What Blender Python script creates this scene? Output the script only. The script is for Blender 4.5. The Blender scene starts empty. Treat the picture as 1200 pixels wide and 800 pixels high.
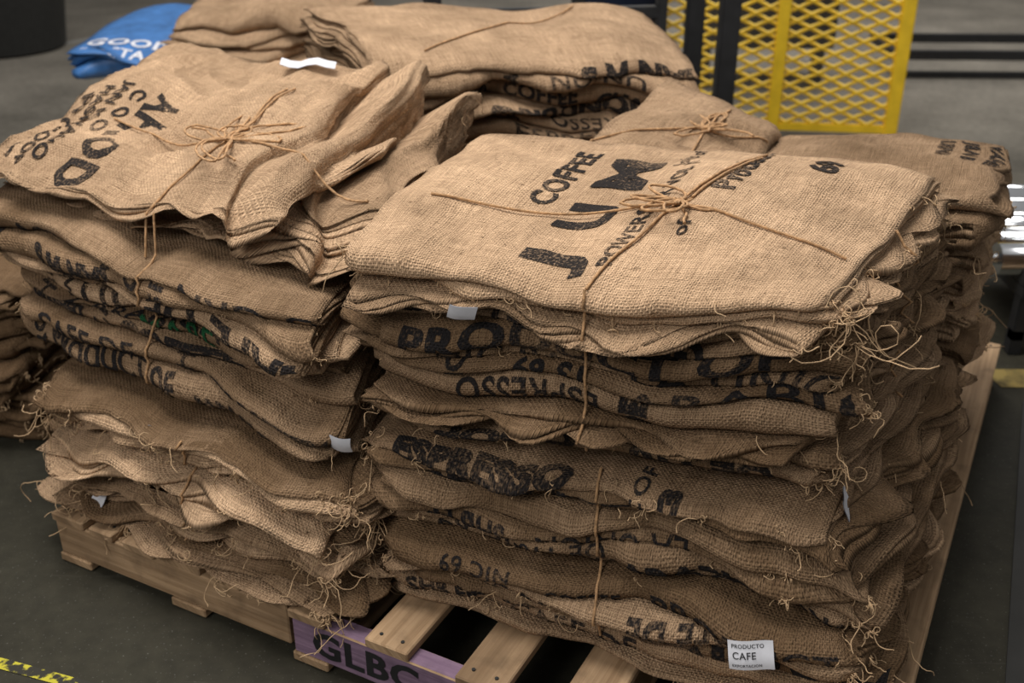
import bpy, bmesh, math, random
import numpy as np
from mathutils import Vector, Matrix
from mathutils.bvhtree import BVHTree
random.seed(7)
scene = bpy.context.scene
PI = math.pi

# ------------------------------------------------------------------ materials
def new_mat(name):
    m = bpy.data.materials.new(name); m.use_nodes = True
    nt = m.node_tree; b = nt.nodes['Principled BSDF']
    return m, nt, b
def nd(nt, t, **kw):
    n = nt.nodes.new(t)
    for k, v in kw.items(): setattr(n, k, v)
    return n
def mth(nt, op, a, b=None, c=None, clamp=False):
    n = nt.nodes.new('ShaderNodeMath'); n.operation = op; n.use_clamp = clamp
    for i, v in enumerate((a, b, c)):
        if v is None: continue
        if isinstance(v, (int, float)): n.inputs[i].default_value = v
        else: nt.links.new(v, n.inputs[i])
    return n.outputs[0]
def mix(nt, f, a, b, bt='MIX'):
    n = nt.nodes.new('ShaderNodeMix'); n.data_type = 'RGBA'; n.blend_type = bt
    for s, v in ((n.inputs[0], f), (n.inputs[6], a), (n.inputs[7], b)):
        if isinstance(v, (int, float)): s.default_value = v
        elif isinstance(v, tuple): s.default_value = (*v, 1)
        else: nt.links.new(v, s)
    return n.outputs[2]
def noise(nt, vec, scale, detail=3, rough=.55):
    n = nt.nodes.new('ShaderNodeTexNoise'); n.inputs['Scale'].default_value = scale
    n.inputs['Detail'].default_value = detail; n.inputs['Roughness'].default_value = rough
    if vec is not None: nt.links.new(vec, n.inputs['Vector'])
    return n.outputs['Fac']
def mapping(nt, vec, sc):
    n = nt.nodes.new('ShaderNodeMapping'); n.inputs['Scale'].default_value = sc
    nt.links.new(vec, n.inputs['Vector']); return n.outputs[0]
def ramp(nt, f, lo, hi):
    n = nt.nodes.new('ShaderNodeMapRange'); n.inputs[1].default_value = lo; n.inputs[2].default_value = hi
    nt.links.new(f, n.inputs[0]); return n.outputs[0]

def burlap_material(name, light, dark, ink=None):
    m, nt, b = new_mat(name)
    uv = nd(nt, 'ShaderNodeUVMap'); uv.uv_map = 'UVMap'
    dn = nt.nodes.new('ShaderNodeTexNoise'); dn.inputs['Scale'].default_value = 30
    nt.links.new(uv.outputs[0], dn.inputs['Vector'])
    sub = nd(nt, 'ShaderNodeVectorMath', operation='MULTIPLY_ADD')
    nt.links.new(dn.outputs['Color'], sub.inputs[0]); sub.inputs[1].default_value = (.008, .008, 0)
    nt.links.new(uv.outputs[0], sub.inputs[2])
    sp = nd(nt, 'ShaderNodeSeparateXYZ'); nt.links.new(sub.outputs[0], sp.inputs[0])
    K = PI / .0050
    su = mth(nt, 'SINE', mth(nt, 'MULTIPLY', sp.outputs[0], K))
    sv = mth(nt, 'SINE', mth(nt, 'MULTIPLY', sp.outputs[1], K))
    au = mth(nt, 'ABSOLUTE', su); av = mth(nt, 'ABSOLUTE', sv)
    hole = mth(nt, 'MULTIPLY', mth(nt, 'SUBTRACT', 1., au), mth(nt, 'SUBTRACT', 1., av))
    chk = mth(nt, 'MULTIPLY', su, sv)
    n1 = noise(nt, mapping(nt, uv.outputs[0], (14, 280, 1)), 1, 2)
    n2 = noise(nt, mapping(nt, uv.outputs[0], (280, 14, 1)), 1, 2)
    big = noise(nt, uv.outputs[0], 5, 4)
    fine = noise(nt, uv.outputs[0], 420, 2)
    at = nd(nt, 'ShaderNodeAttribute', attribute_name='tint')
    f = mth(nt, 'ADD', mth(nt, 'MULTIPLY', mth(nt, 'SUBTRACT', ramp(nt, big, .3, .7), .5), .45), at.outputs['Fac'], clamp=True)
    col = mix(nt, f, dark, light)
    stain = ramp(nt, noise(nt, uv.outputs[0], 3.3, 6, .65), .52, .72)
    col = mix(nt, mth(nt, 'MULTIPLY', stain, .45), col, tuple(x * .75 for x in dark))
    slub = mth(nt, 'ADD', n1, n2)
    col = mix(nt, 1., col, mix(nt, ramp(nt, slub, .75, 1.25), (.68, .64, .60), (1.22, 1.20, 1.16)), 'MULTIPLY')
    col = mix(nt, mth(nt, 'MULTIPLY', ramp(nt, hole, .10, .7), .85), col, (.06, .036, .02))
    col = mix(nt, mth(nt, 'MULTIPLY', ramp(nt, chk, .1, -.9), .32), col, (.08, .05, .025))
    spk = ramp(nt, noise(nt, uv.outputs[0], 70, 2), .68, .73)
    col = mix(nt, mth(nt, 'MULTIPLY', spk, .6), col, (.07, .035, .015))
    if ink:
        n3 = noise(nt, uv.outputs[0], 160, 3)
        msk = ramp(nt, mth(nt, 'ADD', n3, mth(nt, 'MULTIPLY', big, .9)), .95, 1.2)
        col = mix(nt, mth(nt, 'SUBTRACT', .97, mth(nt, 'MULTIPLY', msk, .6), clamp=True), col, ink)
    nt.links.new(col, b.inputs['Base Color'])
    b.inputs['Roughness'].default_value = .95
    b.inputs['Specular IOR Level'].default_value = .1
    h = mth(nt, 'ADD', mth(nt, 'MULTIPLY', mth(nt, 'ADD', au, av), .35), mth(nt, 'MULTIPLY', chk, .4))
    h = mth(nt, 'ADD', h, mth(nt, 'MULTIPLY', slub, .8))
    h = mth(nt, 'ADD', h, mth(nt, 'MULTIPLY', fine, .6))
    bp = nd(nt, 'ShaderNodeBump'); bp.inputs['Strength'].default_value = .95; bp.inputs['Distance'].default_value = .0028
    nt.links.new(h, bp.inputs['Height'])
    h2 = noise(nt, uv.outputs[0], 14, 3)
    bp2 = nd(nt, 'ShaderNodeBump'); bp2.inputs['Strength'].default_value = .8; bp2.inputs['Distance'].default_value = .018
    nt.links.new(h2, bp2.inputs['Height']); nt.links.new(bp.outputs[0], bp2.inputs['Normal'])
    nt.links.new(bp2.outputs[0], b.inputs['Normal'])
    return m
LIGHT = (.74, .51, .33); DARK = (.19, .12, .068)
BUR = burlap_material('burlap', LIGHT, DARK)
INK = burlap_material('burlap_black_print', LIGHT, DARK, (.015, .0145, .016))
GRN = burlap_material('burlap_green_print', LIGHT, DARK, (.01, .085, .033))

def simple(name, col, rough=.6, metal=0, nscale=0, namt=.3, bump=0):
    m, nt, b = new_mat(name)
    b.inputs['Roughness'].default_value = rough; b.inputs['Metallic'].default_value = metal
    tc = nd(nt, 'ShaderNodeTexCoord')
    if nscale:
        n = noise(nt, tc.outputs['Object'], nscale, 5)
        c = mix(nt, ramp(nt, n, .3, .7), tuple(x * (1 - namt) for x in col), tuple(min(1, x * (1 + namt)) for x in col))
        nt.links.new(c, b.inputs['Base Color'])
        if bump:
            bp = nd(nt, 'ShaderNodeBump'); bp.inputs['Strength'].default_value = bump; bp.inputs['Distance'].default_value = .01
            nt.links.new(n, bp.inputs['Height']); nt.links.new(bp.outputs[0], b.inputs['Normal'])
    else: b.inputs['Base Color'].default_value = (*col, 1)
    return m
TWINE = simple('jute_twine', (.40, .23, .11), .9, 0, 90, .4, .5)
FIBER = simple('jute_fibre', (.48, .32, .18), .9, 0, 40, .35)
WHITE = simple('white_label_cloth', (.62, .62, .66), .8, 0, 60, .06)
BLACKP = simple('black_paint', (.015, .015, .016), .5, 0, 20, .3)
YEL = simple('yellow_paint', (.80, .52, .02), .45, 0, 12, .12)
CHROME = simple('chrome', (.75, .77, .80), .15, 1)
NAVY = simple('navy_vinyl', (.012, .018, .04), .45, 0, 12, .3)
BLUE = simple('blue_plastic', (.045, .15, .38), .45, 0, 14, .25, .3)
RUBBER = simple('black_rubber', (.012, .012, .011), .6, 0, 30, .3)
MATR = simple('dark_rubber_mat', (.018, .017, .015), .8, 0, 8, .3)

def wood_mat(name, c1, c2):
    m, nt, b = new_mat(name)
    uv = nd(nt, 'ShaderNodeUVMap'); uv.uv_map = 'UVMap'
    g = noise(nt, mapping(nt, uv.outputs[0], (2.5, 70, 1)), 1, 5, .65)
    g2 = noise(nt, mapping(nt, uv.outputs[0], (1, 6, 1)), 1.5, 3)
    g3 = noise(nt, uv.outputs[0], 14, 5)
    c = mix(nt, ramp(nt, g, .3, .7), c1, c2)
    c = mix(nt, ramp(nt, g2, .35, .75), c, tuple(x * .5 for x in c1))
    c = mix(nt, mth(nt, 'MULTIPLY', ramp(nt, g3, .5, .75), .55), c, tuple(x * .3 for x in c1))
    nt.links.new(c, b.inputs['Base Color']); b.inputs['Roughness'].default_value = .85
    bp = nd(nt, 'ShaderNodeBump'); bp.inputs['Strength'].default_value = .6; bp.inputs['Distance'].default_value = .004
    nt.links.new(g, bp.inputs['Height']); nt.links.new(bp.outputs[0], b.inputs['Normal'])
    return m
WOOD = wood_mat('pallet_wood', (.30, .18, .09), (.60, .40, .23))
PURP = wood_mat('purple_painted_wood', (.20, .12, .19), (.34, .22, .31))

# ------------------------------------------------------------------ helpers
def link(o, parent=None):
    scene.collection.objects.link(o)
    if parent is not None:
        o.parent = parent
        o.matrix_parent_inverse = Matrix.Translation(-parent.location)
    return o
def mesh_np(name, V, F, UV=None, tint=None, mat=None, parent=None, center=True, smooth=True):
    V = np.asarray(V, dtype=np.float32); F = np.asarray(F, dtype=np.int32)
    c = V.mean(0) if (center and parent is None) else np.zeros(3)
    me = bpy.data.meshes.new(name)
    nv, nf = len(V), len(F)
    me.vertices.add(nv); me.vertices.foreach_set('co', (V - c).astype(np.float32).ravel())
    me.loops.add(nf * 4); me.loops.foreach_set('vertex_index', F.ravel())
    me.polygons.add(nf); me.polygons.foreach_set('loop_start', np.arange(0, nf * 4, 4, dtype=np.int32))
    me.polygons.foreach_set('use_smooth', np.full(nf, smooth))
    if UV is not None:
        l = me.uv_layers.new(name='UVMap'); l.data.foreach_set('uv', np.asarray(UV, dtype=np.float32)[F.ravel()].ravel())
    if tint is not None:
        a = me.attributes.new('tint', 'FLOAT', 'POINT'); a.data.foreach_set('value', np.asarray(tint, dtype=np.float32))
    me.update(calc_edges=True); me.validate()
    o = bpy.data.objects.new(name, me); o.location = c
    if mat: me.materials.append(mat)
    return link(o, parent)
def curve_obj(name, splines, r, mat, parent=None, res=1, smooth_spline=False):
    cu = bpy.data.curves.new(name, 'CURVE'); cu.dimensions = '3D'
    cu.bevel_depth = r; cu.bevel_resolution = res; cu.use_fill_caps = True
    for pts in splines:
        sp = cu.splines.new('POLY'); sp.points.add(len(pts) - 1)
        flat = []
        for p in pts: flat += [p[0], p[1], p[2], 1]
        sp.points.foreach_set('co', flat)
    o = bpy.data.objects.new(name, cu); cu.materials.append(mat)
    return link(o, parent)
def N2(seed, L, n=6):
    r = np.random.RandomState(seed % (2**31)); an = r.rand(n) * 2 * PI; k = 2 * PI / (L * (.6 + .9 * r.rand(n))); ph = r.rand(n) * 2 * PI
    kx = k * np.cos(an); ky = k * np.sin(an)
    def f(x, y):
        o = 0
        for i in range(n): o = o + np.sin(kx[i] * x + ky[i] * y + ph[i])
        return o / n ** .5 / 1.2
    return f
def HNoise(seed):
    a = N2(seed, .55); b = N2(seed + 3, .32); c = N2(seed + 9, .13)
    return lambda x, y: .58 * a(x, y) + .55 * (.55 - np.abs(b(x, y))) + .20 * c(x, y)
def sstep(x, a, b):
    t = np.clip((x - a) / (b - a), 0, 1); return t * t * (3 - 2 * t)

# heavy gathered drapery folds of the upper left sacks: ridges that lean over to the right
_gw = N2(901, .50); _ga = N2(902, .35); _gs = N2(903, .26); _gt = N2(904, .5)
def gathers(co):
    x, y, z = co[:, 0], co[:, 1], co[:, 2]
    u = x - .30 * (y - 2.5) + .05 * _gw(x, y)
    m = sstep(u, -.58, -.34)
    ph = 2 * PI * (u + .36) / .150
    d = m * (.040 + .014 * _ga(x, y)) * (np.sin(ph) + .35 * np.sin(2 * ph + .7))
    side = sstep(x * .55 + y * .83, 1.70, 1.92) * .5 + .5
    d = d * side
    out = co.copy()
    out[:, 2] = z + d; out[:, 0] = x + 1.15 * d; out[:, 1] = y - .5 * d
    c = (1 - m * .6) * (.016 * (.45 - np.abs(_gs(x, y))) + .011 * _gt(x, y))
    out[:, 2] += c
    return out

class Sack: pass
class Bundle:
    def __init__(s, name, Qb, Qt, zb, zt, n, seed, orient='F', und=.012, utop=.006, droop=.02, step=.022, m=2, jit=.022, pR=.25,
                 A=.28, edge=.012, pinch=(), mat=None, tint=(.25, .95), ends=.012, rel=None, crump=.12, over=None, eL=.38, corner=.02, nL=.30, zL=.5, post=None):
        s.name = name; s.Qb = np.array(Qb, float); s.Qt = np.array(Qt, float); s.zb = zb; s.zt = zt; s.n = n; s.post = post
        rs = np.random.RandomState(seed); s.rs = rs
        Q = (s.Qb + s.Qt) / 2
        s.W = (np.linalg.norm(Q[1] - Q[0]) + np.linalg.norm(Q[2] - Q[3])) / 2
        s.D = (np.linalg.norm(Q[3] - Q[0]) + np.linalg.norm(Q[2] - Q[1])) / 2
        s.und = und; s.utop = utop; s.droop = droop; s.Nz = N2(seed + 5, zL); s.pinch = pinch
        t = rel if rel is not None else .5 + 1.0 * rs.rand(n)
        t = np.array(t, float); t /= t.sum(); s.hb = np.concatenate([[0], np.cumsum(t)]); s.t = t
        s.HN = [HNoise(seed * 31 + k * 7 + 1) for k in range(n + 1)]; s.A = A
        s.Hm = np.mean(zt) - np.mean(zb)
        s.sacks = []
        for k in range(n):
            q = Sack(); q.k = k; q.T = t[k] * s.Hm
            if isinstance(orient, (list, tuple)): q.o = orient[k]
            else: q.o = orient if rs.rand() > pR else ('R' if orient == 'F' else 'F')
            q.dx, q.dy = (rs.rand(2) - .5) * 2 * jit; q.rot = (rs.rand() - .5) * .08
            q.e = N2(seed * 17 + k, eL); q.e2 = N2(seed * 19 + k + 50, .10); q.ne = N2(seed * 13 + k + 90, nL)
            q.cr = N2(seed * 23 + k + 190, .16)
            q.tilt = (rs.rand() - .5) * .035; q.tint = tint[0] + (tint[1] - tint[0]) * rs.rand()
            q.m = m; q.u0 = rs.rand() * 5; q.edge = edge; q.ends = ends; q.crump = crump; q.corner = corner
            ra, rb, rc = rs.rand(3)
            if over and k in over:
                for kk, vv in over[k].items(): setattr(q, kk, vv)
            q.len = (s.D if q.o in 'FB' else s.W); q.wid = (s.W if q.o in 'FB' else s.D)
            q.len *= .97 + .05 * ra; q.p0 = -.02 * rb; q.p1 = q.wid + .02 * rc
            s.sacks.append(q)
        V = []; F = []; UV = []; TT = []; nv = 0
        for q in s.sacks:
            r0 = q.T / 2; L = PI / 2 * r0
            npn = max(6, int((q.p1 - q.p0) / step)); u = np.linspace(0, 1, npn)
            P = q.p0 + (q.p1 - q.p0) * u
            na = 9 if step < .03 else 5
            ex = L + (q.len - L) * np.linspace(0, 1, max(8, int(q.len / (step * 1.3)))) ** (1.15 if not post else 1.0)
            S = np.concatenate([-ex[:0:-1], np.linspace(-L, L, na), ex[1:]])
            ns = len(S)
            PP, SS = np.meshgrid(P, S)
            tw = q.T / (2 * q.m)
            for j in range(q.m):
                sh = (0 if j == 0 else q.ends * (rs.rand() - .5) * 1.6)
                for side in (0, 1):
                    off = -j * tw if side == 0 else -(j + 1) * tw + tw * .25
                    co = s.S(q, (PP + sh).ravel(), SS.ravel(), off, j)
                    V.append(co); UV.append(np.stack([PP.ravel() + q.u0, SS.ravel() + q.u0 * .7 + j * 3], 1))
                    TT.append(np.full(len(co), q.tint - .1 * j))
                idx = np.arange(ns * npn).reshape(ns, npn)
                a = nv; b = nv + ns * npn
                q0 = np.stack([idx[:-1, :-1], idx[:-1, 1:], idx[1:, 1:], idx[1:, :-1]], -1).reshape(-1, 4)
                F.append(q0 + a); F.append(q0[:, ::-1] + b)
                for e, fl in ((idx[:, 0], 0), (idx[:, -1], 1), (idx[0, :], 1), (idx[-1, :], 0)):
                    r = np.stack([e[:-1] + a, e[1:] + a, e[1:] + b, e[:-1] + b], 1)
                    F.append(r[:, ::-1] if fl else r)
                nv += 2 * ns * npn
        s.V = np.concatenate(V); s.F = np.concatenate(F)
        s.obj = mesh_np(name, s.V, s.F, np.concatenate(UV), np.concatenate(TT), mat or BUR)
        s.bvh = None
    def tree(s):
        if s.bvh is None: s.bvh = BVHTree.FromPolygons([tuple(v) for v in s.V.tolist()], s.F.tolist())
        return s.bvh
    def bil(s, Q, a, b):
        a = a[:, None]; b = b[:, None]
        return (Q[0] * (1 - a) + Q[1] * a) * (1 - b) + (Q[3] * (1 - a) + Q[2] * a) * b
    def S(s, q, p, sv, off, j=0):
        T = q.T; r0 = T / 2; L = PI / 2 * r0
        phi = np.clip(sv / r0, -PI / 2, PI / 2); ex = np.maximum(np.abs(sv) - L, 0)
        qq = r0 + ex - (r0 + off) * np.cos(phi); w = .5 + (r0 + off) / T * np.sin(phi) * .94
        fade = np.exp(-np.maximum(qq, 0) / .12)
        de = np.minimum(p - q.p0, q.p1 - p); ef = np.exp(-np.maximum(de, 0) / .05)
        qq = qq + (q.edge * (q.e(p, 0 * p) + .15 * q.e2(p, 0 * p)) + q.tilt * (w - .5)) * fade + q.corner * np.exp(-np.maximum(de, 0) / .018) * np.exp(-np.maximum(qq, 0) / .05)
        p2 = p + q.ends * q.ne(qq * 1.0 + 3 * j, w * .10) * ef * 1.3
        w = w + q.crump * q.cr(p, qq) * ef * (w * (1 - w) * 4)
        if q.o == 'F': a, b = p2, qq
        elif q.o == 'R': a, b = s.W - qq, p2
        elif q.o == 'L': a, b = qq, s.D - p2
        else: a, b = s.W - p2, s.D - qq
        cx, cy = s.W / 2, s.D / 2; c, sn = math.cos(q.rot), math.sin(q.rot)
        a2 = cx + (a - cx) * c - (b - cy) * sn + q.dx; b2 = cy + (a - cx) * sn + (b - cy) * c + q.dy
        r = s.world(a2, b2, q.k, w)
        return s.post(r) if s.post else r
    def world(s, am, bm, k, w):
        h0 = s.hb[k] + (0 if k == 0 else s.A * min(s.t[k], s.t[k-1]) * s.HN[k](am, bm))
        h1 = s.hb[k+1] + s.A * min(s.t[k], s.t[min(k+1, s.n-1)]) * s.HN[k+1](am, bm)
        h = h0 + (h1 - h0) * w
        a = am / s.W; b = bm / s.D
        xy = s.bil(s.Qb, a, b) * (1 - h[:, None]) + s.bil(s.Qt, a, b) * h[:, None]
        ac = np.clip(a, -.1, 1.1); bc = np.clip(b, -.1, 1.1)
        zf = lambda z: (z[0]*(1-ac) + z[1]*ac)*(1-bc) + (z[3]*(1-ac) + z[2]*ac)*bc
        hc = np.clip(h, 0, 1.05)
        z = zf(s.zb) * (1 - h) + zf(s.zt) * h + s.Nz(am + .12 * h, bm + .22 * h) * (s.und * np.maximum(4 * hc * (1 - hc), 0) ** .7 + s.utop * hc)
        g = lambda d: np.exp(-np.maximum(d, -.04) / .06)
        z = z - s.droop * h * (g(am) + g(s.W - am) + g(bm) + g(s.D - bm))
        for (pos, dep, wd, fr) in s.pinch:
            z = z - dep * h * np.exp(-((am - pos) / wd) ** 2) * (np.exp(-np.maximum(bm, -.05) / fr) if fr else 1)
        return np.stack([xy[:, 0], xy[:, 1], z], 1)

# ---- printed text wrapped onto a sack surface
_tc = {}
def text_mesh(txt, size, sx=1.0, bold=.012):
    key = (txt, size, sx, bold)
    if key in _tc: return _tc[key]
    cu = bpy.data.curves.new('t', 'FONT'); cu.body = txt; cu.size = 1; cu.align_x = 'LEFT'; cu.offset = bold; cu.resolution_u = 3
    cu.space_character = 1.08
    o = bpy.data.objects.new('t', cu); scene.collection.objects.link(o)
    dg = bpy.context.evaluated_depsgraph_get(); me = bpy.data.meshes.new_from_object(o.evaluated_get(dg))
    bpy.data.objects.remove(o); bpy.data.curves.remove(cu)
    bm = bmesh.new(); bm.from_mesh(me); bpy.data.meshes.remove(me)
    sc = size / .72
    for v in bm.verts: v.co.x *= sc * sx; v.co.y *= sc
    xs = [v.co.x for v in bm.verts]; ys = [v.co.y for v in bm.verts]
    g = .009
    def cut(lo, hi, ax):
        x = lo + g
        while x < hi:
            co = Vector((x, 0, 0)) if ax == 0 else Vector((0, x, 0)); no = Vector((1, 0, 0)) if ax == 0 else Vector((0, 1, 0))
            bmesh.ops.bisect_plane(bm, geom=bm.verts[:] + bm.edges[:] + bm.faces[:], plane_co=co, plane_no=no); x += g
    cut(min(xs), max(xs), 0); cut(min(ys), max(ys), 1)
    bmesh.ops.triangulate(bm, faces=bm.faces[:])
    bm.verts.index_update()
    V = np.array([v.co[:2] for v in bm.verts]); F = [[v.index for v in f.verts] for f in bm.faces]
    bm.free(); _tc[key] = (V, F); return V, F
class Ink:
    def __init__(s, b, mat=None, name='printed_lettering'): s.b = b; s.V = []; s.F = []; s.UV = []; s.T = []; s.n = 0; s.mat = mat or INK; s.name = name
    def add(s, k, txt, size, p, sv, ang=0, sx=1.0, off=.0020, bold=.012):
        V, F = text_mesh(txt, size, sx, bold)
        q = s.b.sacks[k]; c, n = math.cos(ang), math.sin(ang)
        P = p + V[:, 0] * c - V[:, 1] * n; SV = sv + V[:, 0] * n + V[:, 1] * c
        ok = (P > q.p0 + .004) & (P < q.p1 - .004)
        co = s.b.S(q, P, SV, off)
        s.V.append(co); s.UV.append(np.stack([P + q.u0, SV + q.u0 * .7], 1)); s.T.append(np.full(len(co), q.tint))
        s.F += [[i + s.n for i in f] for f in F if all(ok[i] for i in f)]
        s.n += len(co)
    def done(s):
        if not s.V: return
        V = np.concatenate(s.V); UV = np.concatenate(s.UV); T = np.concatenate(s.T)
        me = bpy.data.meshes.new(s.name); me.from_pydata(V.tolist(), [], s.F)
        l = me.uv_layers.new(name='UVMap'); vi = np.zeros(len(me.loops), dtype=np.int32); me.loops.foreach_get('vertex_index', vi)
        l.data.foreach_set('uv', UV[vi].astype(np.float32).ravel())
        a = me.attributes.new('tint', 'FLOAT', 'POINT'); a.data.foreach_set('value', T.astype(np.float32))
        me.polygons.foreach_set('use_smooth', np.ones(len(me.polygons), dtype=bool))
        me.materials.append(s.mat); link(bpy.data.objects.new(s.name, me), s.b.obj)

def strands(b, clusters, per, length, seed, ks=None, r=.0011, fold=.3, sides=(0, 1)):
    rs = np.random.RandomState(seed); out = []
    for i in range(clusters):
        q = b.sacks[rs.choice(ks) if ks is not None else rs.randint(b.n)]
        if rs.rand() < fold: p = q.p0 + rs.rand() * (q.p1 - q.p0); sv = (rs.rand() - .5) * q.T * 1.5
        else:
            e = sides[rs.randint(len(sides))]
            p = q.p0 if e == 0 else q.p1; sv = (rs.rand() * 2 - 1) * q.len * .95
            if rs.rand() < .5: sv = (rs.rand() - .5) * .1
        cx = b.V.mean(0)
        base = (rs.rand(3) - .5) * 1.8; cl = .4 + rs.rand() * .9
        for c in range(rs.randint(1, per + 1)):
            x0 = b.S(q, np.array([p + (rs.rand() - .5) * .02 * (0 if p in (q.p0, q.p1) else 1)]), np.array([sv + (rs.rand() - .5) * .02]), -.001)[0]
            d = x0 - cx; d[2] = 0; d /= (np.linalg.norm(d) + 1e-6)
            d = d * .7 + base + (rs.rand(3) - .5) * .7; d[2] = d[2] * .4 - .3
            L = length * cl * (.15 + rs.rand() ** 2.0 * 1.0); n = 10; pts = [x0]; v = d / np.linalg.norm(d); tq = (rs.rand(3) - .5) * 2.0
            for j in range(n):
                v = v + (rs.rand(3) - .5) * .8 + np.cross(v, tq) * .7 + np.array([0, 0, -.26]); v /= np.linalg.norm(v); pts.append(pts[-1] + v * L / n)
            out.append([p_.tolist() for p_ in pts])
    return curve_obj('frayed_jute_strands', out, r, FIBER, b.obj, 0)

WORDS = ['PRODUCT OF', 'COFFEE', 'GUATEMALA', 'CAFE DE', 'HONDURAS', 'NIC 69', 'COOP', 'OE 110', 'LA UNION', 'WASHED', 'ACE OE 6', 'ARABICA', 'SHB EP', 'ESPRESSO', 'HIC 9A', '13 69', 'LID GRN', 'JAN M 5']
def rand_front_text(b, ink, seed, prob=.8, ks=None, smin=.035, smax=.06, span=(0, .7)):
    rs = np.random.RandomState(seed)
    for k in (ks or range(b.n)):
        q = b.sacks[k]
        if rs.rand() > prob or q.o != 'F': continue
        p = q.p0 + (q.p1 - q.p0) * (span[0] + rs.rand() * .2)
        while p < q.p0 + (q.p1 - q.p0) * span[1]:
            t = WORDS[rs.randint(len(WORDS))]; sz = smin + rs.rand() * (smax - smin); sx = .8 + rs.rand() * .8
            fl = rs.rand() < .35; bo = [.015, .04, .07][rs.randint(3)]
            wd = len(t) * sz * sx * .98
            c = -q.T * .1 + (rs.rand() - .5) * .04
            if rs.rand() < .3:
                t = t[:3]; ink.add(k, t, sz * .9, p + sz, c - sz * 1.2, PI / 2, sx, bold=bo); p += sz * 1.8
            elif fl: ink.add(k, t, sz, p + wd, c + sz / 2, PI + (rs.rand() - .5) * .08, sx, bold=bo); p += wd + .02 + rs.rand() * .06
            else: ink.add(k, t, sz, p, c - sz / 2, (rs.rand() - .5) * .08, sx, bold=bo); p += wd + .02 + rs.rand() * .06

# ------------------------------------------------------------------ sack bundles
NEAR = .019
FL_lo = Bundle('burlap_sack_bundle', [(-1.06, 2.10), (-.355, 1.71), (-.07, 2.38), (-.75, 2.85)], [(-1.08, 2.17), (-.33, 1.76), (-.08, 2.42), (-.78, 2.88)],
               (.142,) * 4, (.45, .42, .43, .46), 15, 11, und=.022, step=NEAR, jit=.045, pR=.2, A=.44, edge=.028, ends=.03, crump=.4, tint=(.0, .8), droop=.014, eL=.28)
FL_up = Bundle('burlap_sack_bundle', [(-1.12, 2.24), (-.36, 1.82), (-.12, 2.5), (-.86, 2.95)], [(-1.27, 2.40), (-.40, 1.87), (-.15, 2.5), (-.98, 3.05)],
               (.465, .43, .45, .47), (.79, .74, .80, .84), 10, 23, und=.022, step=NEAR, pR=0.0, A=.44, edge=.022, pinch=((.50, .014, .05, 0),), droop=.012, tint=(.15, .85), jit=.038)
FL_mid = Bundle('burlap_sack_bundle', [(-1.15, 2.50), (-.34, 1.97), (-.13, 2.54), (-.95, 3.15)], [(-1.15, 2.52), (-.27, 2.04), (-.10, 2.58), (-.95, 3.2)],
               (.800, .770, .850, .875), (.825, .850, .960, .94), 4, 38, orient=['R', 'R', 'R', 'R'], und=.012, step=NEAR * .65, A=.35, edge=.030, ends=.03, tint=(.35, .75), droop=.006, eL=.30, crump=.3, jit=.03, zL=.32, post=gathers,
               over={1: dict(dx=.01, dy=-.02), 3: dict(dx=-.01, dy=.02), 2: dict(dx=.015, dy=.03)})
FL_cap = Bundle('burlap_sack_bundle', [(-1.31, 2.46), (-.44, 2.02), (-.17, 2.72), (-1.02, 3.22)], [(-1.32, 2.46), (-.44, 2.02), (-.16, 2.72), (-1.05, 3.25)],
               (.831, .857, .985, .955), (.858, .887, 1.02, .985), 1, 36, orient=['R'], und=0, utop=.022, step=NEAR * .65, A=.0, edge=.035, ends=.02, tint=(.66, .67), droop=.02, eL=.45, crump=.1, jit=0, corner=.03, zL=.42, post=gathers)
FR_lo = Bundle('burlap_sack_bundle', [(-.23, 1.73), (.61, 1.37), (1.03, 2.18), (.08, 2.45)], [(-.25, 1.79), (.58, 1.51), (1.02, 2.20), (.03, 2.45)],
               (.142,) * 4, (.51,) * 4, 12, 47, und=.022, step=NEAR, pR=.0, A=.42, edge=.022, pinch=((.43, .01, .05, 0),), tint=(-.05, .5), ends=.03, crump=.35, jit=.034, eL=.34)
FR_up = Bundle('burlap_sack_bundle', [(-.27, 1.82), (.54, 1.57), (.97, 2.21), (.0, 2.45)], [(-.297, 1.84), (.515, 1.585), (.93, 2.23), (-.04, 2.48)],
               (.53,) * 4, (.912, .895, .932, .945), 12, 59, orient=['F', 'F', 'R', 'F', 'F', 'F', 'F', 'F', 'F', 'R', 'F', 'F'], und=.018, utop=.010, step=NEAR, A=.42, edge=.020, pinch=((.40, .010, .05, 0), (.42, .045, .26, .25)), droop=.018, tint=(.05, .6),
               over={11: dict(dx=-.003, dy=-.012, rot=0, edge=.006, tint=.76, ends=.006, crump=.05, corner=.03), 10: dict(edge=.02, ends=.03, tint=.7)}, ends=.03, crump=.35,
               rel=[1.1, .8, .9, 1.5, 1.2, .7, 1.4, .6, .8, .7, .6, .9])
BRb = Bundle('burlap_sack_bundle', [(.60, 2.48), (1.08, 2.24), (1.28, 2.72), (.78, 2.95)], [(.55, 2.42), (1.05, 2.26), (1.31, 2.75), (.78, 2.93)],
             (.142,) * 4, (.85, .84, .855, .825), 17, 61, orient=['R'] * 16 + ['F'], und=.025, step=NEAR * 1.2, A=.42, edge=.03, ends=.02, crump=.25, tint=(.1, .7))
MCb = Bundle('burlap_sack_bundle', [(.08, 2.56), (.54, 2.50), (.72, 2.90), (.34, 2.98)], [(.08, 2.56), (.54, 2.47), (.75, 2.90), (.40, 3.0)],
             (.142,) * 4, (.81, .84, .86, .97), 12, 73, und=.03, utop=.02, step=.03, A=.4, edge=.02, pR=.3, tint=(.4, .8))
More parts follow.
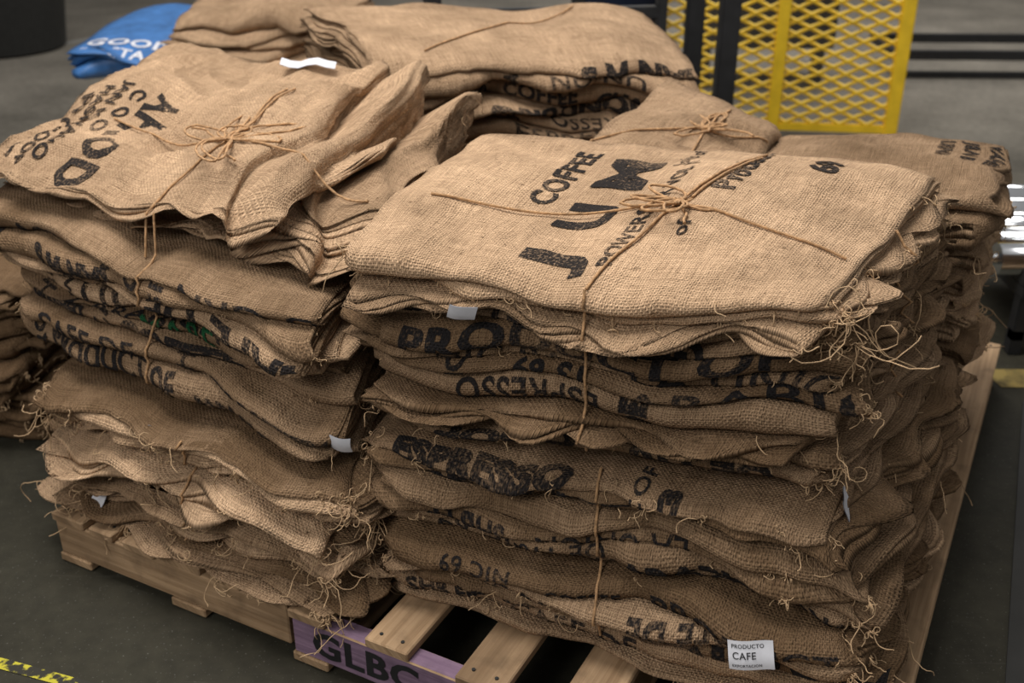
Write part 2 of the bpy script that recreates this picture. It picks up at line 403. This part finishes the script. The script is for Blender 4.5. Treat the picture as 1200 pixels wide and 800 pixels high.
BCb = Bundle('burlap_sack_bundle', [(-.35, 3.04), (.50, 3.04), (.42, 3.7), (-.62, 3.75)], [(-.40, 3.04), (.52, 3.04), (.42, 3.72), (-.72, 3.78)],
             (.0,) * 4, (1.0, .98, 1.03, 1.03), 20, 85, und=.035, utop=.02, step=.03, A=.45, edge=.045, pR=.0, tint=(.25, .8))
BK1 = Bundle('burlap_sack_bundle', [(-1.72, 4.25), (-.70, 4.15), (-.6, 4.9), (-1.6, 5.0)], [(-1.72, 4.25), (-.70, 4.15), (-.6, 4.9), (-1.6, 5.0)],
             (.0,) * 4, (.62,) * 4, 12, 91, und=.02, step=.04, A=.4, edge=.03, pR=.2, tint=(.4, .8))
BK2 = Bundle('burlap_sack_bundle', [(-1.38, 4.25), (-.72, 4.2), (-.62, 4.8), (-1.3, 4.9)], [(-1.34, 4.28), (-.72, 4.22), (-.62, 4.8), (-1.3, 4.9)],
             (.64,) * 4, (.88, .9, .95, .95), 8, 97, und=.04, utop=.03, step=.03, A=.45, edge=.05, pR=.1, tint=(.5, .9))
LFb = Bundle('burlap_sack_bundle', [(-2.15, 2.75), (-1.32, 2.55), (-1.17, 3.2), (-2.0, 3.4)], [(-2.15, 2.75), (-1.34, 2.58), (-1.20, 3.2), (-2.0, 3.4)],
             (.0,) * 4, (.48,) * 4, 11, 103, und=.04, step=.03, A=.42, edge=.03, ends=.03, pR=.5, tint=(-.2, .1))
BLUEb = Bundle('blue_plastic_bag_stack', [(-1.74, 4.30), (-1.42, 4.27), (-1.38, 4.95), (-1.68, 5.0)], [(-1.80, 4.30), (-1.43, 4.27), (-1.38, 4.95), (-1.66, 5.0)],
               (.64,) * 4, (.76, .76, .84, .84), 4, 109, und=.03, step=.03, A=.3, edge=.04, mat=BLUE)

# ------------------------------------------------------------------ printing
ik = Ink(FR_up); T9 = 11
ik.add(T9, 'COFFEE', .050, .275, .335, PI/2, 1.25, bold=.03)
for ch, s0, sx in (('J', .085, 1.5), ('U', .235, 1.35), ('M', .435, 1.6)): ik.add(T9, ch, .10, .42, s0, PI/2, sx, bold=.045)
ik.add(T9, 'POWERSTAR VOL 1', .032, .505, .09, PI/2, 1.15, bold=.02)
ik.add(T9, 'Product', .045, .62, .40, PI/2, 1.3, bold=.03)
ik.add(T9, 'Joins of', .028, .475, .56, PI/2, 1.2)
ik.add(T9, 'of', .030, .60, .20, PI/2, 1.2)
ik.add(T9, '69', .055, .76, .58, PI/2, 1.3, bold=.03)
rand_front_text(FR_up, ik, 5, 1., range(0, 10), .034, .06)
ik.done()
ik = Ink(FL_cap)
def col(txt, size, da, p, sx=1.1, bold=.025): ik.add(0, txt, size, p, FL_cap.W - da, PI, sx, bold=bold)
col('APROD', .085, .30, .42, 1.0, .04); col('C O O', .04, .24, .40, 1.2); col('JAN IGNACIO', .036, .18, .42); col('HASHE COOP', .036, .125, .40); col('PRODUCT', .05, .05, .38)
ik.done()
ik = Ink(FL_up)
rand_front_text(FL_up, ik, 15, 1., range(1, 10), .032, .06, (.02, .65))
ik.done()
gi = Ink(FL_up, GRN, 'green_lettering'); gi.add(4, 'MARE', .05, .42, -.03, 0, 1.2, off=.0035); gi.done()
ik = Ink(FR_lo); rand_front_text(FR_lo, ik, 25, .8, None, .03, .055); ik.done()
ik = Ink(BRb)
for i, t in enumerate(('LATINA', 'JUAN B', 'WASHED')): ik.add(16, t, .035, .38 + .06 * i, .50 , -PI/2, 1.2, bold=.03)
ik.done()
ik = Ink(BCb)
rand_front_text(BCb, ik, 44, 1., range(11, 20), .035, .05, (.35, .8))
ik.done()
ik = Ink(BLUEb, WHITE, 'white_lettering'); ik.add(3, 'GOOD', .07, .04, .10, 0, 1.0, off=.005, bold=.03); ik.add(3, 'COSTA', .05, .04, .02, 0, 1.0, off=.005, bold=.03); ik.add(2, 'COSTA', .035, .03, -.02, 0, 1., off=.004); ik.done()

# ------------------------------------------------------------------ frayed fibres
strands(FL_lo, 330, 8, .12, 1, fold=.4)
strands(FL_up, 70, 4, .07, 2, fold=.3, r=.0009)
strands(FR_up, 150, 6, .09, 3, fold=.15, sides=(1, 1, 1, 0))
strands(FR_up, 38, 9, .16, 33, ks=[8, 9, 10], fold=.1, sides=(1,))
strands(FR_up, 40, 6, .08, 34, ks=[10, 9], fold=1.)
strands(FR_lo, 170, 6, .09, 4, fold=.3, sides=(1, 1, 0))
strands(BRb, 140, 6, .09, 5, fold=.6)
strands(MCb, 100, 5, .16, 6, fold=.5, r=.0013)
strands(LFb, 60, 4, .1, 8, fold=.5, r=.0013)
strands(FL_mid, 40, 4, .07, 9, fold=.5, r=.0009)

# ------------------------------------------------------------------ twine
def drop(bs, x, y):
    z = -1
    for b in bs:
        h = b.tree().ray_cast(Vector((x, y, 2)), Vector((0, 0, -1)))
        if h[0] is not None: z = max(z, h[0].z)
    return z
def over(bs, pts, n=14, r=.004):
    out = []
    for A, B in zip(pts[:-1], pts[1:]):
        for i in range(n):
            t = i / n; x = A[0] + (B[0] - A[0]) * t; y = A[1] + (B[1] - A[1]) * t; z = drop(bs, x, y)
            if z > 0: out.append([x, y, z + r])
    z = drop(bs, *pts[-1])
    if z > 0: out.append([pts[-1][0], pts[-1][1], z + r])
    o = np.array(out); Z = o[:, 2].copy()
    for _ in range(6):
        Zs = o[:, 2].copy()
        for i in range(1, len(o) - 1): o[i, 2] = max(Z[i], (Zs[i-1] + Zs[i] + Zs[i+1]) / 3)
    return o.tolist()
def down(bs, B, d, z0, z1, dx=0, n=26, r=.005):
    d = Vector((d[0], d[1], 0)).normalized(); out = []; side = Vector((-d.y, d.x, 0))
    for i in range(n + 1):
        z = z0 + (z1 - z0) * i / n; o = Vector((B[0], B[1], z)) - d * .3 + side * dx * i / n; best = None
        for b in bs:
            h = b.tree().ray_cast(o, d)
            if h[0] is not None and (best is None or h[3] < best): best = h[3]
        if best is not None and best < .5: out.append(list(o + d * (best - r)))
    P = np.array(out); t = (P[:, :2] @ np.array([d.x, d.y])); t2 = t.copy()
    for i in range(len(t)):
        lo, hi = max(0, i - 2), min(len(t), i + 3); t2[i] = min(t[i], t[lo:hi].mean() )
    P[:, 0] += (t2 - t) * d.x; P[:, 1] += (t2 - t) * d.y
    return P.tolist()
def knot(c, s, seed, n=5):
    rs = np.random.RandomState(seed); out = []
    for i in range(n):
        a0 = rs.rand() * 2 * PI; L = s * (.4 + rs.rand()); w = s * (.12 + .25 * rs.rand()); bend = (rs.rand() - .5) * 1.2
        pts = []
        for j in range(17):
            t = j / 16 * 2 * PI
            x = L * (1 - math.cos(t)) / 2; y = w * math.sin(t) + bend * x * x / L
            pts.append([c[0] + x * math.cos(a0) - y * math.sin(a0), c[1] + x * math.sin(a0) + y * math.cos(a0), c[2] + .006 + .010 * math.sin(t / 2) + .004 * rs.rand()])
        out.append(pts)
    for i in range(5):
        a0 = rs.rand() * 2 * PI; L = s * (.8 + rs.rand()); pts = []; p = np.array(c, float) + np.array([0, 0, .005]); v = np.array([math.cos(a0), math.sin(a0), .1])
        for j in range(12):
            pts.append(p.tolist()); v = v + (rs.rand(3) - .5) * .8; v[2] = 0; v = v / np.linalg.norm(v); p = p + v * L / 12
        out.append(pts)
    for i in range(3):
        out.append([[c[0] + .009 * math.cos(t + i) , c[1] + .009 * math.sin(t + i), c[2] + .004 + .003 * i + .003 * math.sin(3 * t)] for t in np.linspace(0, 2 * PI, 12)])
    return out
K1 = (.32, 1.96)
bs = [FR_up]
sp = [over(bs, [(-.16, 2.02), K1, (.60, 1.78)]), over(bs, [(.55, 2.24), K1, (.13, 1.715)]), over(bs, [(.53, 2.20), (.35, 1.98)]),
      down([FR_up], (.125, 1.70), (.29, .956), .855, .50, dx=-.02), down([FR_lo], (.16, 1.66), (.29, .956), .50, .18, dx=-.03),
      down([FR_up], (.74, 1.93), (-.84, .54), .88, .52, dx=.0)]
sp += knot((K1[0], K1[1], drop(bs, *K1)), .11, 3, 5)
curve_obj('jute_twine', sp, .0028, TWINE, FR_up.obj, 2)
K2 = (-.64, 2.36); bs = [FL_up, FL_mid, FL_cap]
sp = [over(bs, [(-.98, 2.60), K2, (-.30, 2.12)]), over(bs, [(-.56, 2.66), K2, (-.79, 2.14)]), over(bs, [(-.54, 2.66), K2]),
      down([FL_up, FL_cap], (-.79, 2.08), (.46, .89), .84, .46, dx=-.02), down([FL_lo], (-.67, 1.95), (.46, .89), .42, .18)]
sp += knot((K2[0], K2[1], drop(bs, *K2)), .14, 9, 7)
curve_obj('jute_twine', sp, .0028, TWINE, FL_cap.obj, 2)
bs = [BCb, MCb]
sp = [over(bs, [(-.25, 3.1), (0, 3.4), (.2, 3.65)]), over([MCb], [(.12, 2.65), (.5, 2.72), (.7, 2.75)]), over([MCb], [(.6, 2.9), (.5, 2.72), (.42, 2.52)])]
sp += knot((.5, 2.72, drop([MCb], .5, 2.72)), .10, 12, 5)
curve_obj('jute_twine', sp, .003, TWINE, MCb.obj, 2)

# ------------------------------------------------------------------ labels
def label(b, c, right, up, w, h, seed, printed=False):
    R = Vector(right).normalized(); U = Vector(up).normalized(); Nn = R.cross(U).normalized(); rs = np.random.RandomState(seed)
    n = 7; V = []; F = []
    ph = rs.rand() * 6
    for side in (0, 1):
        for i in range(n):
            for j in range(n):
                x = (i / (n-1) - .5) * w; y = (j / (n-1) - .5) * h
                V.append(list(Vector(c) + R * x + U * y + Nn * (.006 * math.sin(ph + 60 * x) + .004 * math.sin(80 * y + ph) - side * .0015)))
    for i in range(n-1):
        for j in range(n-1):
            a = i*n+j; F.append([a, a+n, a+n+1, a+1]); F.append([a+n*n, a+1+n*n, a+n+1+n*n, a+n+n*n])
    o = mesh_np('sewn_label', V, F, mat=WHITE, parent=b.obj)
    if printed:
        V2 = []; F2 = []
        def pr(txt, size, x0, y0):
            TV, TF = text_mesh(txt, size, 1.0, .01); k = len(V2)
            for x, y in TV:
                X = x + x0; Y = y + y0
                V2.append(list(Vector(c) + R * X + U * Y + Nn * (.006 * math.sin(ph + 60 * X) + .004 * math.sin(80 * Y + ph) + .0012)))
            for f in TF: F2.append([i + k for i in f])
        if w > .07: pr('PRODUCTO', .007, -.033, .013); pr('CAFE', .012, -.032, -.005); pr('EXPORTACION', .005, -.033, -.019)
        else: pr('CAFE', .010, -.018, .012); pr('EXPORT', .006, -.018, -.008)
        me = bpy.data.meshes.new('label_print'); me.from_pydata(V2, [], F2); me.materials.append(BLACKP)
        link(bpy.data.objects.new('label_print', me), b.obj)
def surf(b, x, y, z, d, out=.008):
    d = Vector((*d, 0)).normalized(); o = Vector((x, y, z)) - d * .5
    h = b.tree().ray_cast(o, d); return (h[0] - d * out) if h[0] is not None else Vector((x, y, z))
fd = (.29, .956); rt = (.956, -.29, 0)
label(FR_up, surf(FR_up, -.08, 1.76, .80, fd), (.95, -.3, -.15), (.1, -.4, .6), .05, .032, 1)
label(FR_lo, surf(FR_lo, .44, 1.5, .275, fd, .010), (.95, -.25, .15), (-.1, .35, .9), .078, .050, 2, True)
label(FR_lo, surf(FR_lo, .66, 1.55, .49, (-.87, .5), .012), (.5, .87, .2), (-.2, 0, 1), .05, .04, 3)
label(FR_lo, surf(FR_lo, .72, 1.5, .19, (-.87, .5), .012), (.5, .8, -.1), (-.2, -.1, 1), .05, .07, 4, True)
label(FL_up, surf(FL_up, -.34, 1.8, .48, (.48, .876)), (.9, -.4, .1), (0, -.3, 1), .05, .04, 5)
label(FL_lo, surf(FL_lo, -.96, 2.05, .175, (.48, .876), .012), (.9, -.4, .05), (.3, .6, .5), .045, .03, 6)
label(FL_cap, (-.54, 2.86, drop([FL_cap], -.54, 2.86) + .012), (1, -.15, .02), (0, 1, .05), .15, .04, 7)
label(FL_lo, surf(FL_lo, -.80, 1.9, .40, (.48, .876), .01), (.9, -.4, -.3), (0, -.3, 1), .05, .022, 8)

# ------------------------------------------------------------------ pallets
P0 = np.array([-1.075, 2.05]); ang = math.radians(-27.8); d1 = np.array([math.cos(ang), math.sin(ang)]); d2 = np.array([-math.sin(ang), math.cos(ang)])
def pallet(name, x0, x1, y0, y1, boards, mats, text=None, front_mat=0):
    bm = bmesh.new(); uvl = bm.loops.layers.uv.new('UVMap')
    def box(ax, bx, ay, by, az, bz, mi=0, along='y'):
        jz = random.uniform(-.001, .001); vs = []
        for x in (ax, bx):
            for y in (ay, by):
                for z in (az, bz):
                    p = P0 + d1 * x + d2 * y; vs.append(bm.verts.new((p[0], p[1], z + jz)))
        loc = [(x, y, z) for x in (ax, bx) for y in (ay, by) for z in (az, bz)]
        o = random.random() * 9
        geo = []
        for f in ((0, 1, 3, 2), (4, 6, 7, 5), (0, 4, 5, 1), (2, 3, 7, 6), (0, 2, 6, 4), (1, 5, 7, 3)):
            fc = bm.faces.new([vs[i] for i in f]); fc.material_index = mi; geo.append(fc)
            for l, i in zip(fc.loops, f):
                x, y, z = loc[i]; l[uvl].uv = ((y + o, x + z) if along == 'y' else (x + o, y + z))
        es = list({e for f in geo for e in f.edges}); bmesh.ops.bevel(bm, geom=es, offset=.003, segments=1, affect='EDGES')
    for (a, w) in boards: box(x0 + a, x0 + a + w, y0 + random.uniform(-.006, .010), y1, .118, .14)
    ys = [y0, (y0 + y1) / 2 - .025, y1 - .05]
    for i, y in enumerate(ys): box(x0 + .004, x1 - .004, y + .004, y + .05, .025, .118, front_mat if i == 0 else 0, 'x')
    for (a, w) in boards[::3]: box(x0 + a, x0 + a + w, y0, y1, .003, .025)
    for (a, w) in boards:
        for yy in (y0 + .025, (y0+y1)/2, y1 - .025):
            for xx in (a + w * .25, a + w * .75):
                p = P0 + d1 * (x0 + xx) + d2 * yy
                r = bmesh.ops.create_cone(bm, cap_ends=True, segments=8, radius1=.004, radius2=.004, depth=.003, matrix=Matrix.Translation((p[0], p[1], .1405)))
                for v in r['verts']:
                    for f in v.link_faces: f.material_index = len(mats) - 1
    me = bpy.data.meshes.new(name); c = P0 + d1 * (x0+x1)/2 + d2 * (y0+y1)/2
    bmesh.ops.translate(bm, verts=bm.verts[:], vec=(-c[0], -c[1], 0)); bm.to_mesh(me); bm.free()
    o = bpy.data.objects.new(name, me); o.location = (c[0], c[1], 0)
    for m_ in mats: me.materials.append(m_)
    link(o)
    if text:
        V, F = text_mesh(text, .062, 1.15, .03)
        vv = []
        for x, y in V:
            p = P0 + d1 * (x0 + .055 + x) + d2 * (y0 + .002); vv.append((p[0], p[1], .044 + y))
        m2 = bpy.data.meshes.new('stencil_text'); m2.from_pydata(vv, [], F); m2.materials.append(BLACKP); link(bpy.data.objects.new('stencil_text', m2), o)
    return o
pallet('wooden_pallet', 0, .69, 0, 1.0, [(0, .10), (.125, .07), (.23, .09), (.35, .10), (.48, .08), (.59, .10)], [WOOD, WOOD, RUBBER])
pallet('wooden_pallet', .70, 1.87, -.01, 1.97, [(0, .09), (.19, .10), (.40, .10), (.60, .10), (.80, .10), (.95, .075), (1.06, .11)], [WOOD, PURP, RUBBER], 'GLBC  GRAND', 1)
pallet('wooden_pallet', 0, .69, 1.02, 1.97, [(0, .10), (.14, .1), (.3, .09), (.45, .10), (.59, .10)], [WOOD, WOOD, RUBBER])

# ------------------------------------------------------------------ floor, walls
def plane(name, x0, x1, y0, y1, z, mat, axis='z'):
    me = bpy.data.meshes.new(name)
    if axis == 'z': v = [(x0, y0, z), (x1, y0, z), (x1, y1, z), (x0, y1, z)]
    elif axis == 'y': v = [(x0, z, y0), (x1, z, y0), (x1, z, y1), (x0, z, y1)]
    else: v = [(z, x0, y0), (z, x1, y0), (z, x1, y1), (z, x0, y1)]
    me.from_pydata(v, [], [(0, 1, 2, 3)]); me.materials.append(mat); return link(bpy.data.objects.new(name, me))
m, nt, b = new_mat('concrete_floor')
tc = nd(nt, 'ShaderNodeTexCoord'); sp_ = nd(nt, 'ShaderNodeSeparateXYZ'); nt.links.new(tc.outputs['Object'], sp_.inputs[0])
n1 = noise(nt, tc.outputs['Object'], 1.6, 6); n2 = noise(nt, tc.outputs['Object'], 26, 4); n3 = noise(nt, tc.outputs['Object'], 160, 2)
far = ramp(nt, mth(nt, 'ADD', sp_.outputs[1], mth(nt, 'MULTIPLY', n1, .4)), 3.6, 7.0)  # reflective falloff painted into the colour: concrete lightens with distance
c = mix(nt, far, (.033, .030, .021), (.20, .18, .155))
v_ = mth(nt, 'ADD', mth(nt, 'MULTIPLY', n1, .8), mth(nt, 'MULTIPLY', n2, .5))
c = mix(nt, 1., c, mix(nt, ramp(nt, v_, .4, .95), (.5, .5, .48), (1.45, 1.45, 1.40)), 'MULTIPLY')
scr = ramp(nt, noise(nt, mapping(nt, tc.outputs['Object'], (2.5, 26, 1)), 1, 6, .7), .62, .72)
c = mix(nt, mth(nt, 'MULTIPLY', scr, .25), c, (.13, .12, .10))
c = mix(nt, mth(nt, 'MULTIPLY', ramp(nt, n3, .66, .72), .4), c, (.2, .19, .17))
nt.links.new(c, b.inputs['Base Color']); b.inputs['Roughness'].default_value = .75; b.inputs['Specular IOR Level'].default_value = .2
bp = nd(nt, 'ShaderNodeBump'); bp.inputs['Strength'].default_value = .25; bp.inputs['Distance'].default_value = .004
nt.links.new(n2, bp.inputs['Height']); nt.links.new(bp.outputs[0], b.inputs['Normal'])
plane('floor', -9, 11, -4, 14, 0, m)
WALLM = simple('painted_wall', (.30, .29, .27), .8, 0, 2, .1)
plane('wall_back', -9, 11, 0, 6, 14, WALLM, 'y')
plane('wall_left', -4, 14, 0, 6, -9, WALLM, 'x')

def worn(name, pts, mat_col, thr=(.45, .5), sc=30):
    m, nt, b = new_mat(name + '_paint'); tc = nd(nt, 'ShaderNodeTexCoord')
    n = noise(nt, tc.outputs['Object'], sc, 4)
    f = ramp(nt, n, *thr); nt.links.new(mix(nt, f, (.035, .032, .024), mat_col), b.inputs['Base Color']); b.inputs['Roughness'].default_value = .75; b.inputs['Specular IOR Level'].default_value = .25
    me = bpy.data.meshes.new(name); me.from_pydata([(x, y, .002) for x, y in pts], [], [tuple(range(len(pts)))]); me.materials.append(m)
    return link(bpy.data.objects.new(name, me))
worn('floor_marking_line', [(-1.4, 1.795), (-.86, 1.62), (-.85, 1.645), (-1.4, 1.825)], (.50, .44, .04), (.47, .54))
worn('floor_marking_line', [(1.52, 2.9), (4, 2.9), (4, 3.02), (1.5, 3.02)], (.30, .22, .07), (.3, .55), 12)
worn('floor_joint_strip', [(-5.5, 5.3), (-2.9, 9.3), (-2.8, 9.3), (-5.35, 5.3)], (.28, .27, .25), (.2, .5), 4)

# ------------------------------------------------------------------ yellow expanded-metal panel
def box_mesh(name, boxes, mat, bev=.004, parent=None, rotz=0, loc=(0, 0, 0)):
    bm = bmesh.new()
    for (x0, x1, y0, y1, z0, z1) in boxes:
        r = bmesh.ops.create_cube(bm, size=1, matrix=Matrix.Translation(((x0+x1)/2, (y0+y1)/2, (z0+z1)/2)) @ Matrix.Diagonal((x1-x0, y1-y0, z1-z0, 1)))
    bmesh.ops.bevel(bm, geom=bm.edges[:], offset=bev, segments=2, affect='EDGES')
    me = bpy.data.meshes.new(name); bm.to_mesh(me); bm.free(); me.materials.append(mat)
    o = bpy.data.objects.new(name, me); o.location = loc; o.rotation_euler = (0, 0, rotz)
    scene.collection.objects.link(o)
    if parent: o.parent = parent
    return o
vv = [(.69, .95), (3.2, .95), (3.2, 2.80), (1.54, 2.80)]
me = bpy.data.meshes.new('rubber_floor_mat'); me.from_pydata([(x, y, z) for z in (.0, .008) for x, y in vv], [], [(3, 2, 1, 0), (4, 5, 6, 7)] + [(i, (i+1) % 4, (i+1) % 4 + 4, i + 4) for i in range(4)]); me.materials.append(MATR)
link(bpy.data.objects.new('rubber_floor_mat', me))
cage = bpy.data.objects.new('yellow_mesh_guard', None); scene.collection.objects.link(cage)
cage.location = (.80, 5.94, 0); cage.rotation_euler = (0, 0, math.radians(-8))
CW, CH = 1.30, 1.7
box_mesh('guard_frame', [(-.03, .03, -.025, .025, 0, CH), (.62, .685, -.03, .03, 0, CH), (CW - .05, CW + .02, -.03, .03, 0, CH), (0, CW, -.02, .02, .015, .06), (0, CW, -.02, .02, CH - .05, CH)], YEL, .005, cage)
sp = []
dw, dh = CW / 9, .068
nx = 9; nz = int((CH - .06) / dh)
for r in range(nz + 1):
    for sgn in (1, -1):
        pts = []
        for i in range(2 * nx + 1):
            x = i * dw / 2; z = .06 + r * dh + (sgn * dh / 2 if i % 2 else 0)
            if z < CH: pts.append([x, .006 * (1 if i % 2 else -1), max(.03, z)])
        if len(pts) > 1: sp.append(pts)
cu = curve_obj('expanded_metal', sp, .0115, YEL, None, 0); cu.parent = cage
box_mesh('machine_cabinet', [(0, .9, 0, .5, .25, 1.5), (.05, .12, .02, .1, 0, .25), (.78, .85, .02, .1, 0, .25), (.1, .8, -.02, .02, .9, 1.3)], simple('dark_cabinet', (.06, .058, .055), .6, 0, 3, .3), .01, None, 0, (1.15, 6.9, 0))

# black cart frame
cart = bpy.data.objects.new('black_steel_cart', None); scene.collection.objects.link(cart); cart.location = (.9, 4.55, 0); cart.rotation_euler = (0, 0, math.radians(6))
box_mesh('cart_frame', [(-.04, .04, -.035, .035, .06, 1.5), (-.31, -.27, -.03, .03, .06, 1.5), (-1.25, -.27, -.025, .025, .84, .89), (-1.25, -1.19, -.03, .03, .06, 1.2), (-1.25, .04, .5, .56, .3, .36),
    (-.04, .04, -.03, .56, .3, .36), (-1.25, -1.19, -.03, .56, .3, .36), (-.66, -.61, -.03, .03, .36, 1.1), (-1.25, -1.19, .5, .56, .06, 1.2), (-.04, .04, .5, .56, .06, 1.5), (-1.25, .04, -.03, .56, .27, .30)], BLACKP, .006, cart)
bm = bmesh.new()
for x in (-1.2, 0):
    for y in (0, .53):
        bmesh.ops.create_cone(bm, cap_ends=True, segments=20, radius1=.035, radius2=.035, depth=.03, matrix=Matrix.Translation((x, y, .036)) @ Matrix.Rotation(PI/2, 4, 'Y'))
me = bpy.data.meshes.new('cart_casters'); bm.to_mesh(me); bm.free(); me.materials.append(RUBBER); o = bpy.data.objects.new('cart_casters', me); scene.collection.objects.link(o); o.parent = cart
ch = bpy.data.objects.new('navy_office_chair', None); scene.collection.objects.link(ch); ch.location = (.56, 5.5, 0)
def rounded(name, sx, sy, sz, loc, mat, parent, rx=0, sub=2):
    bm = bmesh.new(); bmesh.ops.create_cube(bm, size=1, matrix=Matrix.Diagonal((sx, sy, sz, 1))); bmesh.ops.bevel(bm, geom=bm.edges[:], offset=min(sx, sy, sz) * .45, segments=4, affect='EDGES')
    me = bpy.data.meshes.new(name); bm.to_mesh(me); bm.free(); me.materials.append(mat); o = bpy.data.objects.new(name, me); o.location = loc; o.rotation_euler = (rx, 0, 0)
    for p in me.polygons: p.use_smooth = True
    scene.collection.objects.link(o); o.parent = parent
rounded('seat', .42, .42, .09, (0, 0, .48), NAVY, ch); rounded('backrest', .40, .08, .55, (0, .2, .85), NAVY, ch, -.15)
curve_obj('chair_base', [[(0, 0, .45), (0, 0, .1)]] + [[(0, 0, .12), (.22 * math.cos(a), .22 * math.sin(a), .05)] for a in np.linspace(0, 2*PI, 6)[:5]] + [[(0, .15, .48), (0, .23, .5), (0, .24, .8)]], .022, BLACKP).parent = ch

rk = box_mesh('black_floor_rack', [(0, 3, 0, .05, .12, .18), (0, 3, 0, .05, .0, .04), (0, .05, 0, .05, 0, .18), (1.5, 1.55, 0, .05, 0, .18), (2.95, 3, 0, .05, 0, .18), (0, 3, .6, .65, .12, .18), (0, .05, 0, .65, .12, .17), (2.95, 3, 0, .65, .12, .17)], BLACKP, .005, None, math.radians(-2), (2.55, 7.2, .0))

# chrome roller conveyor section
rc = bpy.data.objects.new('roller_conveyor', None); scene.collection.objects.link(rc); rc.location = (1.55, 3.20, 0)
bm = bmesh.new()
for z in (.31,):
    for j in range(5):
        bmesh.ops.create_cone(bm, cap_ends=True, segments=32, radius1=.052, radius2=.052, depth=.70, matrix=Matrix.Translation((.36, j * .15, z)) @ Matrix.Rotation(PI/2, 4, 'Y'))
        bmesh.ops.create_cone(bm, cap_ends=True, segments=16, radius1=.018, radius2=.018, depth=.76, matrix=Matrix.Translation((.36, j * .15, z)) @ Matrix.Rotation(PI/2, 4, 'Y'))
me = bpy.data.meshes.new('rollers'); bm.to_mesh(me); bm.free(); me.materials.append(CHROME)
for p in me.polygons: p.use_smooth = len(p.vertices) == 4
o = bpy.data.objects.new('rollers', me); scene.collection.objects.link(o); o.parent = rc
box_mesh('conveyor_frame', [(.08, .64, -.09, .69, .20, .245), (.08, .12, -.08, -.03, 0, .21), (.60, .64, -.08, -.03, 0, .21), (.08, .12, .64, .69, 0, .21), (.60, .64, .64, .69, 0, .21), (.08, .64, -.08, -.04, .05, .09), (.08, .12, -.08, .69, .24, .30), (.60, .64, -.08, .69, .24, .30)], BLACKP, .004, rc)

# black tub far left
bm = bmesh.new()
prof = [(.42, 0), (.46, .02), (.55, .70), (.60, .70), (.60, .76), (.55, .77), (.52, .72), (.42, .05), (0, .05)]
vs = []
for r, z in prof: vs.append([bm.verts.new((r * math.cos(t), r * math.sin(t), z)) for t in np.linspace(0, 2*PI, 41)[:40]])
for a, b_ in zip(vs[:-1], vs[1:]):
    for i in range(40): bm.faces.new((a[i], a[(i+1) % 40], b_[(i+1) % 40], b_[i]))
bm.faces.new(vs[0][::-1]); bmesh.ops.remove_doubles(bm, verts=bm.verts[:], dist=1e-4)
me = bpy.data.meshes.new('black_tub'); bm.to_mesh(me); bm.free(); me.materials.append(RUBBER); o = bpy.data.objects.new('black_tub', me); o.location = (-3.85, 8.2, 0); scene.collection.objects.link(o)

# ------------------------------------------------------------------ lights
w = bpy.data.worlds.new('world'); scene.world = w; w.use_nodes = True
w.node_tree.nodes['Background'].inputs[0].default_value = (1.0, .985, .96, 1); w.node_tree.nodes['Background'].inputs[1].default_value = .29
def area(name, loc, tgt, size, e, col):
    l = bpy.data.lights.new(name, 'AREA'); l.shape = 'RECTANGLE'; l.size = size[0]; l.size_y = size[1]; l.energy = e; l.color = col
    o = bpy.data.objects.new(name, l); o.location = loc; o.rotation_euler = (Vector(tgt) - Vector(loc)).to_track_quat('-Z', 'Y').to_euler(); scene.collection.objects.link(o)
area('ceiling_light', (-.9, 2.5, 4.6), (0, 2.2, .5), (2.4, 2.4), 215, (1, .975, .94))
area('ceiling_light', (-2.6, -1.2, 3.6), (-.1, 2.0, .4), (1.8, 1.8), 80, (1, .98, .95))
area('ceiling_light', (2, 8, 5), (2, 8, 0), (4, 3), 240, (1, .98, .95))

# ------------------------------------------------------------------ camera
cam = bpy.data.cameras.new('camera'); co = bpy.data.objects.new('camera', cam); scene.collection.objects.link(co)
cam.sensor_width = 36; cam.lens = 37.5; co.location = (0, 0, 1.6); co.rotation_euler = (math.radians(90 - 26.4), 0, 0)
cam.clip_end = 60; cam.dof.use_dof = True; cam.dof.focus_distance = 1.95; cam.dof.aperture_fstop = 3.2
scene.camera = co
scene.view_settings.view_transform = 'Standard'
